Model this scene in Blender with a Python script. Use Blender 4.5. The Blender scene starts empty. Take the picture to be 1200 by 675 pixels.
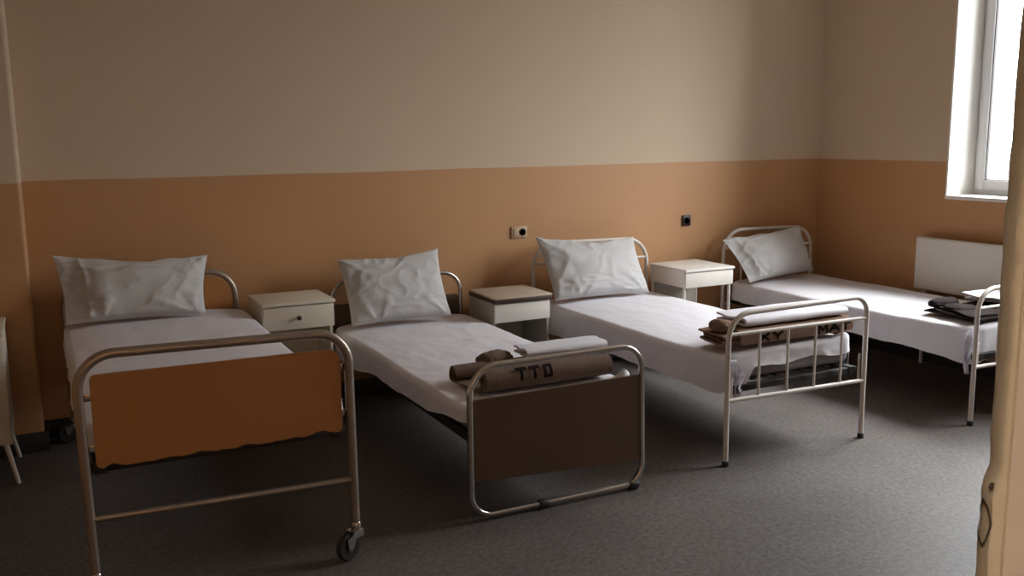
import bpy, bmesh, math, random
from mathutils import Vector, Matrix, noise

S = bpy.context.scene
COL = S.collection
PI = math.pi
random.seed(7)

# ---------------------------------------------------------------- materials
def new_mat(name):
    m = bpy.data.materials.new(name); m.use_nodes = True
    nt = m.node_tree
    b = nt.nodes['Principled BSDF']
    return m, nt, b

def mottled(name, c1, c2, rough=.6, scale=6., metal=0., bump=0., bscale=60., detail=4., coords='Object'):
    """Two close tones mixed by noise (wear and dirt), optional fine bump."""
    m, nt, b = new_mat(name)
    tc = nt.nodes.new('ShaderNodeTexCoord')
    n = nt.nodes.new('ShaderNodeTexNoise'); n.inputs['Scale'].default_value = scale; n.inputs['Detail'].default_value = detail
    mx = nt.nodes.new('ShaderNodeMix'); mx.data_type = 'RGBA'
    mx.inputs[6].default_value = (*c1, 1); mx.inputs[7].default_value = (*c2, 1)
    nt.links.new(tc.outputs[coords], n.inputs['Vector'])
    nt.links.new(n.outputs['Fac'], mx.inputs[0])
    nt.links.new(mx.outputs[2], b.inputs['Base Color'])
    b.inputs['Roughness'].default_value = rough; b.inputs['Metallic'].default_value = metal
    if bump:
        n2 = nt.nodes.new('ShaderNodeTexNoise'); n2.inputs['Scale'].default_value = bscale; n2.inputs['Detail'].default_value = 3
        nt.links.new(tc.outputs[coords], n2.inputs['Vector'])
        bp = nt.nodes.new('ShaderNodeBump'); bp.inputs['Strength'].default_value = bump; bp.inputs['Distance'].default_value = .01
        nt.links.new(n2.outputs['Fac'], bp.inputs['Height']); nt.links.new(bp.outputs['Normal'], b.inputs['Normal'])
    return m

DADO = 1.326
def wall_mat():
    """Cream distemper above, ochre oil paint below a painted line at DADO."""
    m, nt, b = new_mat('two_tone_wall_paint')
    tc = nt.nodes.new('ShaderNodeTexCoord')
    sx = nt.nodes.new('ShaderNodeSeparateXYZ'); nt.links.new(tc.outputs['Object'], sx.inputs[0])
    wob = nt.nodes.new('ShaderNodeTexNoise'); wob.inputs['Scale'].default_value = 1.6
    nt.links.new(tc.outputs['Object'], wob.inputs['Vector'])
    ma = nt.nodes.new('ShaderNodeMath'); ma.operation = 'MULTIPLY_ADD'
    ma.inputs[1].default_value = .012; nt.links.new(wob.outputs['Fac'], ma.inputs[0]); nt.links.new(sx.outputs['Z'], ma.inputs[2])
    mr = nt.nodes.new('ShaderNodeMapRange')
    mr.inputs['From Min'].default_value = DADO + .004; mr.inputs['From Max'].default_value = DADO + .009
    nt.links.new(ma.outputs[0], mr.inputs['Value'])
    n = nt.nodes.new('ShaderNodeTexNoise'); n.inputs['Scale'].default_value = 2.2; n.inputs['Detail'].default_value = 5
    nt.links.new(tc.outputs['Object'], n.inputs['Vector'])
    def pair(a, c):
        x = nt.nodes.new('ShaderNodeMix'); x.data_type = 'RGBA'
        x.inputs[6].default_value = (*a, 1); x.inputs[7].default_value = (*c, 1)
        nt.links.new(n.outputs['Fac'], x.inputs[0]); return x
    lo = pair(WALL_LO[0], WALL_LO[1]); hi = pair(WALL_HI[0], WALL_HI[1])
    mx = nt.nodes.new('ShaderNodeMix'); mx.data_type = 'RGBA'
    nt.links.new(mr.outputs['Result'], mx.inputs[0]); nt.links.new(lo.outputs[2], mx.inputs[6]); nt.links.new(hi.outputs[2], mx.inputs[7])
    nt.links.new(mx.outputs[2], b.inputs['Base Color'])
    rr = nt.nodes.new('ShaderNodeMapRange'); rr.inputs['To Min'].default_value = .55; rr.inputs['To Max'].default_value = .9
    nt.links.new(mr.outputs['Result'], rr.inputs['Value']); nt.links.new(rr.outputs['Result'], b.inputs['Roughness'])
    n2 = nt.nodes.new('ShaderNodeTexNoise'); n2.inputs['Scale'].default_value = 14; n2.inputs['Detail'].default_value = 6
    nt.links.new(tc.outputs['Object'], n2.inputs['Vector'])
    bp = nt.nodes.new('ShaderNodeBump'); bp.inputs['Strength'].default_value = .12; bp.inputs['Distance'].default_value = .008
    nt.links.new(n2.outputs['Fac'], bp.inputs['Height']); nt.links.new(bp.outputs['Normal'], b.inputs['Normal'])
    return m

def floor_mat():
    m, nt, b = new_mat('speckled_grey_floor')
    tc = nt.nodes.new('ShaderNodeTexCoord')
    def noise_n(sc, det, ro=.6):
        n = nt.nodes.new('ShaderNodeTexNoise'); n.inputs['Scale'].default_value = sc; n.inputs['Detail'].default_value = det
        n.inputs['Roughness'].default_value = ro
        nt.links.new(tc.outputs['Object'], n.inputs['Vector']); return n
    big = noise_n(1.8, 6); fine = noise_n(48, 5, .75)
    r = nt.nodes.new('ShaderNodeValToRGB'); nt.links.new(fine.outputs['Fac'], r.inputs[0])
    e = r.color_ramp.elements
    e[0].position = .3; e[0].color = (*FLOOR[0], 1); e[1].position = .72; e[1].color = (*FLOOR[2], 1)
    k = e.new(.5); k.color = (*FLOOR[1], 1)
    mx = nt.nodes.new('ShaderNodeMix'); mx.data_type = 'RGBA'; mx.blend_type = 'MULTIPLY'
    r2 = nt.nodes.new('ShaderNodeValToRGB'); nt.links.new(big.outputs['Fac'], r2.inputs[0])
    r2.color_ramp.elements[0].position = .3; r2.color_ramp.elements[0].color = (.74, .72, .7, 1)
    r2.color_ramp.elements[1].position = .7; r2.color_ramp.elements[1].color = (1, 1, 1, 1)
    mx.inputs[0].default_value = 1
    nt.links.new(r.outputs[0], mx.inputs[6]); nt.links.new(r2.outputs[0], mx.inputs[7])
    nt.links.new(mx.outputs[2], b.inputs['Base Color'])
    b.inputs['Roughness'].default_value = .5
    b.inputs['Specular IOR Level'].default_value = .2
    bp = nt.nodes.new('ShaderNodeBump'); bp.inputs['Strength'].default_value = .15; bp.inputs['Distance'].default_value = .004
    nt.links.new(fine.outputs['Fac'], bp.inputs['Height']); nt.links.new(bp.outputs['Normal'], b.inputs['Normal'])
    return m

def glass_mat():
    m = bpy.data.materials.new('window_glass'); m.use_nodes = True
    nt = m.node_tree; nt.nodes.clear()
    o = nt.nodes.new('ShaderNodeOutputMaterial'); mx = nt.nodes.new('ShaderNodeMixShader')
    t = nt.nodes.new('ShaderNodeBsdfTransparent'); t.inputs[0].default_value = (.94, .96, .96, 1)
    g = nt.nodes.new('ShaderNodeBsdfGlossy'); g.inputs['Roughness'].default_value = .02
    lw = nt.nodes.new('ShaderNodeLayerWeight'); lw.inputs[0].default_value = .12
    nt.links.new(lw.outputs['Fresnel'], mx.inputs[0]); nt.links.new(t.outputs[0], mx.inputs[1]); nt.links.new(g.outputs[0], mx.inputs[2])
    nt.links.new(mx.outputs[0], o.inputs[0])
    return m

def glow_mat(name, c, s):
    m, nt, b = new_mat(name)
    b.inputs['Base Color'].default_value = (*c, 1); b.inputs['Emission Color'].default_value = (*c, 1); b.inputs['Emission Strength'].default_value = s
    return m

WALL_LO = ((.47, .25, .112), (.52, .28, .127))
WALL_HI = ((.585, .455, .325), (.625, .49, .355))
FLOOR = ((.075, .066, .062), (.135, .12, .113), (.21, .19, .18))

M = {}
M['wall'] = wall_mat()
M['floor'] = floor_mat()
M['ceiling'] = mottled('white_ceiling_paint', (.80, .77, .71), (.84, .81, .76), .9, 3)
M['base'] = mottled('black_skirting_paint', (.018, .015, .014), (.03, .025, .022), .5, 8)
M['plaster'] = mottled('white_reveal_plaster', (.82, .80, .76), (.86, .84, .80), .8, 5)
M['pvc'] = mottled('white_window_profile', (.74, .73, .74), (.78, .77, .78), .4, 5)
M['gasket'] = mottled('grey_rubber_gasket', (.10, .09, .09), (.13, .12, .12), .6, 20)
M['glass'] = glass_mat()
M['doorpaint'] = mottled('cream_door_paint', (.62, .535, .43), (.68, .585, .47), .5, 9, bump=.1, bscale=12)
M['dooredge'] = mottled('worn_cream_door_edge', (.57, .49, .34), (.66, .57, .41), .55, 22, bump=.25, bscale=40)
M['scar'] = mottled('dark_chipped_wood', (.09, .065, .045), (.24, .18, .12), .8, 90)
M['sheet'] = mottled('white_cotton_sheet', (.71, .69, .735), (.76, .74, .785), .85, 3, bump=.22, bscale=9, detail=5)
M['pillow'] = mottled('white_pillowcase_cotton', (.515, .505, .50), (.565, .555, .55), .85, 5, bump=.3, bscale=11, detail=5)
M['mattress'] = mottled('grey_mattress_ticking', (.25, .24, .26), (.31, .30, .32), .9, 40)
M['blanket_grey'] = mottled('grey_brown_wool_blanket', (.15, .105, .08), (.20, .14, .105), .95, 30, bump=.5, bscale=160)
M['blanket_brown'] = mottled('brown_wool_blanket', (.20, .125, .09), (.26, .165, .12), .95, 30, bump=.5, bscale=160)
M['blanket_dark'] = mottled('dark_brown_wool_blanket', (.017, .012, .012), (.03, .021, .02), .95, 30, bump=.5, bscale=160)
M['ink'] = mottled('black_stencil_ink', (.012, .008, .008), (.022, .016, .015), .9, 40)
M['chrome'] = mottled('worn_chrome_tube', (.50, .47, .44), (.62, .59, .56), .27, 14, metal=1.)
M['dulltube'] = mottled('dull_grey_beige_tube', (.34, .285, .235), (.44, .37, .31), .36, 14, metal=.75)
M['whitetube'] = mottled('white_enamelled_tube', (.62, .57, .52), (.70, .65, .60), .42, 10)
M['darksteel'] = mottled('dark_bed_steel', (.02, .018, .017), (.04, .034, .03), .6, 10, metal=.3)
M['panel_orange'] = mottled('orange_wood_laminate', (.40, .175, .055), (.47, .21, .07), .45, 3)
M['panel_brown'] = mottled('dark_brown_wood_board', (.075, .042, .026), (.11, .062, .038), .5, 7)
M['rubber'] = mottled('black_rubber', (.015, .014, .013), (.03, .028, .026), .6, 30)
M['cabinet'] = mottled('cream_white_cabinet_paint', (.64, .58, .46), (.69, .63, .51), .5, 6)
M['cabinet_white'] = mottled('off_white_cabinet_paint', (.70, .66, .60), (.75, .71, .65), .45, 6)
M['cabinet_grey'] = mottled('grey_worn_cabinet_paint', (.33, .30, .26), (.40, .36, .31), .55, 8)
M['top_wood'] = mottled('worn_brown_tabletop', (.46, .37, .28), (.54, .44, .34), .45, 7)
M['edge_wood'] = mottled('dark_brown_edging', (.035, .018, .010), (.06, .032, .018), .5, 12)
M['knob'] = mottled('dark_drawer_knob', (.03, .022, .018), (.05, .04, .03), .4, 10)
M['socket_cream'] = mottled('cream_socket_plastic', (.46, .33, .21), (.50, .37, .245), .45, 10)
M['socket_dark'] = mottled('dark_brown_bakelite', (.022, .008, .005), (.035, .014, .009), .4, 10)
M['radiator'] = mottled('white_radiator_enamel', (.66, .62, .56), (.70, .66, .60), .45, 5)
M['lamp'] = glow_mat('fill_globe_glow', (1., .94, .87), 165.)  # glow of the added fill globe behind the camera

for k in ('sheet', 'pillow', 'blanket_grey', 'blanket_brown', 'blanket_dark', 'ink', 'mattress'):
    M[k].node_tree.nodes['Principled BSDF'].inputs['Specular IOR Level'].default_value = .08

# ---------------------------------------------------------------- mesh helpers
def obj(name, bm, mat, parent=None, smooth=True, loc=None):
    me = bpy.data.meshes.new(name)
    bmesh.ops.recalc_face_normals(bm, faces=bm.faces[:])
    bm.to_mesh(me); bm.free()
    for m in (mat if isinstance(mat, (list, tuple)) else [mat]): me.materials.append(m)
    if smooth:
        me.polygons.foreach_set('use_smooth', [True] * len(me.polygons))
        try: me.set_sharp_from_angle(angle=math.radians(40))
        except Exception: pass
    o = bpy.data.objects.new(name, me); COL.objects.link(o)
    if parent:
        o.parent = parent
        o.matrix_parent_inverse = Matrix.Translation(-WORLD[parent.name])
    WORLD[o.name] = Vector((0, 0, 0)) if not parent else Vector(WORLD[parent.name])
    # keep the mesh in world coordinates, origin at world zero
    if parent: WORLD[o.name] = Vector((0, 0, 0))
    return o
WORLD = {}

def thing(name, label, cat, loc, group=None):
    o = bpy.data.objects.new(name, None); COL.objects.link(o)
    o.location = loc; o.empty_display_size = .1
    o['label'] = label; o['category'] = cat
    if group: o['group'] = group
    WORLD[o.name] = Vector(loc)
    return o

def tag(o, label, cat, group=None):
    o['label'] = label; o['category'] = cat
    if group: o['group'] = group
    return o

def struct(name, bm, mat, parent=None, smooth=False):
    o = obj(name, bm, mat, parent, smooth)
    if not parent: o['kind'] = 'structure'
    return o

def add_box(bm, a, b, bevel=0., seg=2, mi=0):
    a = Vector(a); b = Vector(b)
    g = bmesh.ops.create_cube(bm, size=1.)
    vs = g['verts']
    for v in vs:
        v.co = Vector(((a.x + b.x) / 2 + v.co.x * (b.x - a.x), (a.y + b.y) / 2 + v.co.y * (b.y - a.y), (a.z + b.z) / 2 + v.co.z * (b.z - a.z)))
    fs = set(f for v in vs for f in v.link_faces)
    for f in fs: f.material_index = mi
    if bevel:
        es = list(set(e for v in vs for e in v.link_edges))
        bmesh.ops.bevel(bm, geom=es, offset=bevel, segments=seg, profile=.5, affect='EDGES', clamp_overlap=True)

def box_bm(*args, **kw):
    bm = bmesh.new(); add_box(bm, *args, **kw); return bm

def fillet(pts, r, seg=8, closed=False):
    """Round the corners of a polyline; r a number or one per point."""
    P = [Vector(p) for p in pts]; n = len(P); out = []
    for i in range(n):
        ri = r[i] if isinstance(r, (list, tuple)) else r
        if (not closed and i in (0, n - 1)) or ri <= 0: out.append(P[i]); continue
        a, b, c = P[i - 1], P[i], P[(i + 1) % n]
        u = (a - b).normalized(); v = (c - b).normalized()
        ang = u.angle(v)
        if ang > PI - .01: out.append(b); continue
        t = ri / math.tan(ang / 2)
        cen = b + (u + v).normalized() * (ri / math.sin(ang / 2))
        s = b + u * t - cen; e = b + v * t - cen
        tot = s.angle(e)
        for k in range(seg + 1):
            f = k / seg
            out.append(cen + (s * math.sin((1 - f) * tot) + e * math.sin(f * tot)) / math.sin(tot))
    return out

def add_tube(bm, path, r, n=12, closed=False, caps=True):
    P = [Vector(p) for p in path]; N = len(P)
    T = []
    for i in range(N):
        if closed: t = P[(i + 1) % N] - P[i - 1]
        else: t = P[min(i + 1, N - 1)] - P[max(i - 1, 0)]
        T.append(t.normalized())
    ref = Vector((0, 1, 0)) if abs(T[0].y) < .9 else Vector((1, 0, 0))
    nrm = (ref - T[0] * ref.dot(T[0])).normalized()
    rings = []
    for i in range(N):
        nrm = (nrm - T[i] * nrm.dot(T[i])).normalized()
        b = T[i].cross(nrm)
        rr = r(i / (N - 1)) if callable(r) else r
        rings.append([bm.verts.new(P[i] + (nrm * math.cos(2 * PI * k / n) + b * math.sin(2 * PI * k / n)) * rr) for k in range(n)])
    for i in range(N if closed else N - 1):
        A, B = rings[i], rings[(i + 1) % N]
        for k in range(n): bm.faces.new((A[k], A[(k + 1) % n], B[(k + 1) % n], B[k]))
    if caps and not closed:
        bm.faces.new(rings[0]); bm.faces.new(rings[-1])

def tube_bm(path, r, **kw):
    bm = bmesh.new(); add_tube(bm, path, r, **kw); return bm

def add_lathe(bm, prof, origin, axis, n=20):
    """prof: (radius, along) pairs revolved about axis through origin."""
    ax = Vector(axis).normalized(); o = Vector(origin)
    u = ax.orthogonal().normalized(); v = ax.cross(u)
    rings = [[bm.verts.new(o + ax * h + (u * math.cos(2 * PI * k / n) + v * math.sin(2 * PI * k / n)) * max(r, 1e-5)) for k in range(n)] for r, h in prof]
    for A, B in zip(rings, rings[1:]):
        for k in range(n): bm.faces.new((A[k], A[(k + 1) % n], B[(k + 1) % n], B[k]))
    bm.faces.new(rings[0]); bm.faces.new(rings[-1])

def prism_bm(outline, y0, y1, bevel=.003):
    """outline in X-Z, thick along Y."""
    bm = bmesh.new()
    a = [bm.verts.new((x, y0, z)) for x, z in outline]; b = [bm.verts.new((x, y1, z)) for x, z in outline]
    bm.faces.new(a); bm.faces.new(b[::-1])
    n = len(a)
    for i in range(n): bm.faces.new((a[i], a[(i + 1) % n], b[(i + 1) % n], b[i]))
    return bm

def nz(x, y, z=0., s=1.):
    return noise.noise(Vector((x * s, y * s, z * s)))

def smooth01(t):
    t = max(0., min(1., t)); return t * t * (3 - 2 * t)

# ---------------------------------------------------------------- room shell
XL, XR, YF, YB, ZC = -1.45, 5.216, .0, 5.261, 3.25
TW = .335                                        # outer wall thickness
struct('floor', box_bm((XL - .2, -2.3, -.12), (XR + TW, YB + .2, 0)), M['floor'])
struct('ceiling', box_bm((XL - .2, -2.3, ZC), (XR + TW, YB + .2, ZC + .15)), M['ceiling'])
struct('wall_back', box_bm((XL - .2, YB, 0), (XR + TW, YB + .2, ZC)), M['wall'])
struct('wall_left', box_bm((XL - .2, -2.3, 0), (XL, YB, ZC)), M['wall'])
# pier that stands out of the back wall at the far left, rounded arris
bm = bmesh.new()
px1, py0, rr = -.07, 5.06, .022
out = [(XL, YB)] + [(XL, py0)]
out += [(px1 - rr + rr * math.sin(a), py0 + rr - rr * math.cos(a)) for a in [k * PI / 16 for k in range(9)]]
out += [(px1, YB)]
lo = [bm.verts.new((x, y, 0)) for x, y in out]; hi = [bm.verts.new((x, y, ZC)) for x, y in out]
bm.faces.new(lo); bm.faces.new(hi)
for i in range(len(out)): j = (i + 1) % len(out); bm.faces.new((lo[i], lo[j], hi[j], hi[i]))
struct('wall_pier', bm, M['wall'], smooth=True)

# right wall with two windows (openings cut as separate boxes)
W1, SILL, WTOP = (2.2, 4.15), 1.10, 3.0
bm = bmesh.new()
for y0, y1, z0, z1 in ((-2.3, W1[0], 0, ZC), (W1[1], YB, 0, ZC), (W1[0], W1[1], 0, SILL), (W1[0], W1[1], WTOP, ZC)):
    add_box(bm, (XR, y0, z0), (XR + TW, y1, z1))
bmesh.ops.remove_doubles(bm, verts=bm.verts[:], dist=1e-5)
struct('wall_right', bm, M['wall'])

def window(idx, y0, y1):
    xf = 5.47
    root_bm = bmesh.new()                       # outer frame
    f = .045
    for a, b in (((xf, y0, SILL + .01), (xf + .07, y0 + f, WTOP)), ((xf, y1 - f, SILL + .01), (xf + .07, y1, WTOP)),
                 ((xf, y0 + f, SILL + .01), (xf + .07, y1 - f, SILL + .01 + f)), ((xf, y0 + f, WTOP - f), (xf + .07, y1 - f, WTOP))):
        add_box(root_bm, a, b, .004)
    ym = (y0 + y1) / 2
    add_box(root_bm, (xf, ym - .03, SILL + .01 + f), (xf + .07, ym + .03, WTOP - f), .004)
    root = struct('window_%d' % idx, root_bm, M['pvc'], smooth=True)
    for a, b in ((y0 + f - .012, ym - .018), (ym + .018, y1 - f + .012)):
        s = bmesh.new(); g = .062; z0, z1 = SILL + .043, WTOP - f + .012; xs = xf - .02
        for p, q in (((xs, a, z0), (xs + .06, a + g, z1)), ((xs, b - g, z0), (xs + .06, b, z1)), ((xs, a + g, z0), (xs + .06, b - g, z0 + g)), ((xs, a + g, z1 - g), (xs + .06, b - g, z1))):
            add_box(s, p, q, .004, 2)
        so = obj('sash', s, M['pvc'], root)
        gs = bmesh.new(); t = .006
        i0, i1, k0, k1 = a + g, b - g, z0 + g, z1 - g
        for p, q in (((xs + .01, i0, k0), (xs + .03, i0 + t, k1)), ((xs + .01, i1 - t, k0), (xs + .03, i1, k1)), ((xs + .01, i0 + t, k0), (xs + .03, i1 - t, k0 + t)), ((xs + .01, i0 + t, k1 - t), (xs + .03, i1 - t, k1))):
            add_box(gs, p, q)
        obj('gasket', gs, M['gasket'], so)
        obj('pane', box_bm((xs + .022, i0 + .001, k0 + .001), (xs + .028, i1 - .001, k1 - .001)), M['glass'], so, False)
    # plastered reveal lining and sill board
    r = bmesh.new(); e = .012
    for a, b in (((XR - .001, y1 - e, SILL), (xf, y1, WTOP)), ((XR - .001, y0, SILL), (xf, y0 + e, WTOP)), ((XR - .001, y0, WTOP - e), (xf, y1, WTOP))):
        add_box(r, a, b)
    obj('reveal', r, M['plaster'], root, False)
    obj('window_sill', box_bm((XR - .006, y0, SILL - .012), (xf + .01, y1, SILL + .012), bevel=.005), M['plaster'], root)
    return root
window(1, *W1)

# front wall with the wide doorway the camera stands in, corridor behind
DX0, DX1 = -1.1, 1.68
FT = .16
bm = bmesh.new()
for x0, x1, z0, z1 in ((XL, DX0, 0, ZC), (DX1, XR, 0, ZC), (DX0, DX1, 2.35, ZC)): add_box(bm, (x0, YF - FT + .16, z0), (x1, YF + .16, z1))
struct('wall_front', bm, M['wall'])
struct('wall_corridor', box_bm((XL, -2.3, 0), (XR, -2.15, ZC)), M['wall'])

def skirting(name, parts):
    b = bmesh.new()
    for p, q in parts: add_box(b, p, q, .006)
    struct(name, b, M['base'], smooth=True)
skirting('baseboard_back', [((px1 + .001, YB - .018, 0), (XR - .019, YB, .10))])
skirting('baseboard_pier', [((XL + .001, py0 - .018, 0), (px1 + .018, py0, .10)), ((px1, py0 - .016, 0), (px1 + .018, YB - .019, .10))])
skirting('baseboard_right', [((XR - .018, .18, 0), (XR, YB - .001, .10))])

# door leaf, swung part-way into the room; its free edge closes the picture on the right
PHI = math.radians(33)
fe = Vector((.893, .62, 0)); dd = Vector((math.cos(PHI), -math.sin(PHI), 0)); nn = Vector((math.sin(PHI), math.cos(PHI), 0))   # along the leaf to its hinge; towards the room
LW, LT, LH = .93, .045, 2.3
def dpt(s, t, z): return fe + dd * s + nn * t + Vector((0, 0, z))
bm = bmesh.new()
NZ = 150
def edge_prof(z):
    """Cross-section of the leaf's free edge: a worn, rounded lipping."""
    w = .0025 * nz(1.3, z * 9, 2) + .0015 * nz(4, z * 31, 7)
    bite = .0042 * smooth01((1.168 - z) / .025) + .002 * math.exp(-((z - 1.150) / .010) ** 2) - .003 * math.exp(-((z - 1.178) / .010) ** 2)
    o = -w - bite
    return [(.0105, 0.), (.009, .003), (.0075, 0.), (.0045 + o * .5, .0008), (.001 + o, .0045), (o, .012), (o - .001, .022), (o, .034), (.004 + o, .041), (.010 + o, LT)]
rows = []
for i in range(NZ + 1):
    z = .012 + (LH - .012) * i / NZ
    pr = edge_prof(z)
    rows.append([bm.verts.new(dpt(s, t, z)) for s, t in pr] + [bm.verts.new(dpt(LW, LT, z)), bm.verts.new(dpt(LW, 0, z)), bm.verts.new(dpt(.024, 0, z))])
n = len(rows[0])
for A, B in zip(rows, rows[1:]):
    for k in range(n):
        f = bm.faces.new((A[k], A[(k + 1) % n], B[(k + 1) % n], B[k])); f.material_index = 1 if k < 9 else 0
bm.faces.new(rows[0]); bm.faces.new(rows[-1])
door = struct('door_1', bm, [M['doorpaint'], M['dooredge']], smooth=True)
# torn lock hole in the edge: a ragged dark ring and a smaller scar above it
b = bmesh.new()
def edge_s(t, z):
    pr = edge_prof(z)[3:]
    for (s0, t0), (s1, t1) in zip(pr, pr[1:]):
        if t0 <= t <= t1: return s0 + (s1 - s0) * (t - t0) / max(t1 - t0, 1e-6)
    return pr[0][0] if t < pr[0][1] else pr[-1][0]
for zc, tc_, hh, ww, inner in ((1.108, .020, .026, 0.0160, .80), (1.154, .0085, .0045, .0045, .1)):
    R_ = []
    for k in range(32):
        a = 2 * PI * k / 32; q = 1 + .22 * nz(math.cos(a) * 2, math.sin(a) * 2, zc * 9)
        row = []
        for f in (1., .5 + inner / 2, inner):
            t = tc_ + ww * q * f * math.cos(a); z = zc + hh * q * f * math.sin(a)
            row.append(b.verts.new(dpt(edge_s(t, z) - .0012, t, z)))
        R_.append(row)
    for k in range(32):
        p, q = R_[k], R_[(k + 1) % 32]
        for m in (0, 1): b.faces.new((p[m], q[m], q[m + 1], p[m + 1]))
bmesh.ops.solidify(b, geom=b.faces[:], thickness=.002)
obj('lock_hole', b, M['scar'], door)
b = bmesh.new()
for z in (.3, 1.1, 2.0): add_lathe(b, [(.008, 0), (.011, .005), (.011, .1), (.008, .105)], dpt(LW + .008, LT * .5, z), (0, 0, 1), 10)
obj('hinge', b, M['darksteel'], door)

# unseen globe, added as fill to light the side of the leaf we see
g = thing('fill_lamp', 'added round white fill lamp on the corridor ceiling behind the viewer', 'lamp', (-.6, -.5, ZC))
b = bmesh.new(); add_lathe(b, [(.07, 0), (.07, .03), (.05, .05)], (-.6, -.5, ZC), (0, 0, -1)); obj('fill_lamp_base', b, M['cabinet_white'], g)
b = bmesh.new(); bmesh.ops.create_uvsphere(b, u_segments=24, v_segments=16, radius=.13, matrix=Matrix.Translation((-.6, -.5, ZC - .16))); obj('fill_lamp_globe', b, M['lamp'], g)

# ---------------------------------------------------------------- beds
def sheet_bm(x0, x1, y0, y1, top, hem, corner=.05, roll=.03, wave=.012, seed=0, NP=360, NR=46, off=.006):
    """A sheet over a mattress: rounded top, rolled edge, skirt down to hem(x, y, side)."""
    cx, cy = (x0 + x1) / 2, (y0 + y1) / 2
    hx, hy = (x1 - x0) / 2 - roll, (y1 - y0) / 2 - roll
    per = fillet([(-hx, -hy, 0), (hx, -hy, 0), (hx, hy, 0), (-hx, hy, 0)], corner, 10, True)
    L = [0]; n = len(per)
    for i in range(n): L.append(L[-1] + (per[(i + 1) % n] - per[i]).length)
    pts = []
    for k in range(NP):
        s = L[-1] * k / NP
        i = max(j for j in range(n) if L[j] <= s + 1e-9)
        f = (s - L[i]) / max(L[i + 1] - L[i], 1e-9)
        pts.append(per[i].lerp(per[(i + 1) % n], f))
    nr = []
    for k in range(NP):
        t = (pts[(k + 1) % NP] - pts[k - 1]).normalized(); nr.append(Vector((t.y, -t.x, 0)))
    bm = bmesh.new(); rings = []
    for j in range(1, NR + 1):
        q = (j / NR) ** .8
        R = []
        for p in pts:
            x, y = cx + p.x * q, cy + p.y * q
            R.append(bm.verts.new((x, y, top(x, y))))
        rings.append(R)
    for j in range(1, 7):                        # rolled edge
        a = j / 6 * PI / 2
        R = []
        for k, p in enumerate(pts):
            x, y = cx + p.x, cy + p.y
            R.append(bm.verts.new((x + nr[k].x * roll * math.sin(a), y + nr[k].y * roll * math.sin(a), top(x, y) - roll * (1 - math.cos(a)))))
        rings.append(R)
    NS = 14
    for j in range(1, NS + 1):
        f = j / NS; R = []
        for k, p in enumerate(pts):
            x, y = cx + p.x, cy + p.y
            zt = top(x, y) - roll; zb = hem(x, y, nr[k])
            w = wave * f * (nz(x * 7, y * 7, seed) + .5 * nz(x * 17, y * 17, seed + f)) + .004 * f
            R.append(bm.verts.new((x + nr[k].x * (roll + w), y + nr[k].y * (roll + w), zt + (zb - zt) * f)))
        rings.append(R)
    c = bm.verts.new((cx, cy, top(cx, cy)))
    for k in range(NP): bm.faces.new((c, rings[0][k], rings[0][(k + 1) % NP]))
    for A, B in zip(rings, rings[1:]):
        for k in range(NP): bm.faces.new((A[k], B[k], B[(k + 1) % NP], A[(k + 1) % NP]))
    bmesh.ops.recalc_face_normals(bm, faces=bm.faces[:])
    bmesh.ops.solidify(bm, geom=bm.faces[:], thickness=.004)
    return bm

def gauss(x, y, cx, cy, sx, sy): return math.exp(-((x - cx) / sx) ** 2 - ((y - cy) / sy) ** 2)

def slats_bm(x0, x1, y0, y1, z):
    """Wire-and-strip bed base."""
    bm = bmesh.new()
    k = 9
    for i in range(k):
        x = x0 + (x1 - x0) * (i + .5) / k; add_box(bm, (x - .014, y0, z - .004), (x + .014, y1, z + .004))
    for i in range(14):
        y = y0 + (y1 - y0) * (i + .5) / 14; add_box(bm, (x0, y - .01, z - .012), (x1, y + .01, z - .004))
    return bm

def bed_core(root, x0, x1, yf, yh, zb, top, hem, rail_z, seed, wave=.012, corner=.05, rail_mat='darksteel'):
    for x in (x0 + .055, x1 - .055):
        obj('side_rail', box_bm((x - .02, yf, rail_z - .04), (x + .02, yh, rail_z), bevel=.003), M[rail_mat], root)
    for y in (yf + .02, yh - .02):
        obj('cross_rail', box_bm((x0 + .02, y - .015, rail_z - .035), (x1 - .02, y + .015, rail_z - .005), bevel=.003), M[rail_mat], root)
    obj('bed_base', slats_bm(x0 + .07, x1 - .07, yf + .04, yh - .04, rail_z + .006), M['darksteel'], root)
    mt = obj('mattress', box_bm((x0 + .035, yf + .045, zb), (x1 - .035, yh - .03, top((x0 + x1) / 2, (yf + yh) / 2) - .035), bevel=.03, seg=4), M['mattress'], root)
    return obj('bed_sheet', sheet_bm(x0 + .005, x1 - .005, yf + .03, yh - .015, top, hem, corner=corner, wave=wave, seed=seed), M['sheet'], mt)

def wrinkle(x, y, sd, a=.004):
    return a * nz(x * 3.1, y * 2.3, sd) + a * .8 * nz(x * 7.3 + 2 * nz(x, y, sd), y * 5.1, sd + 3) + a * .35 * nz(x * 19, y * 13, sd + 5)

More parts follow.
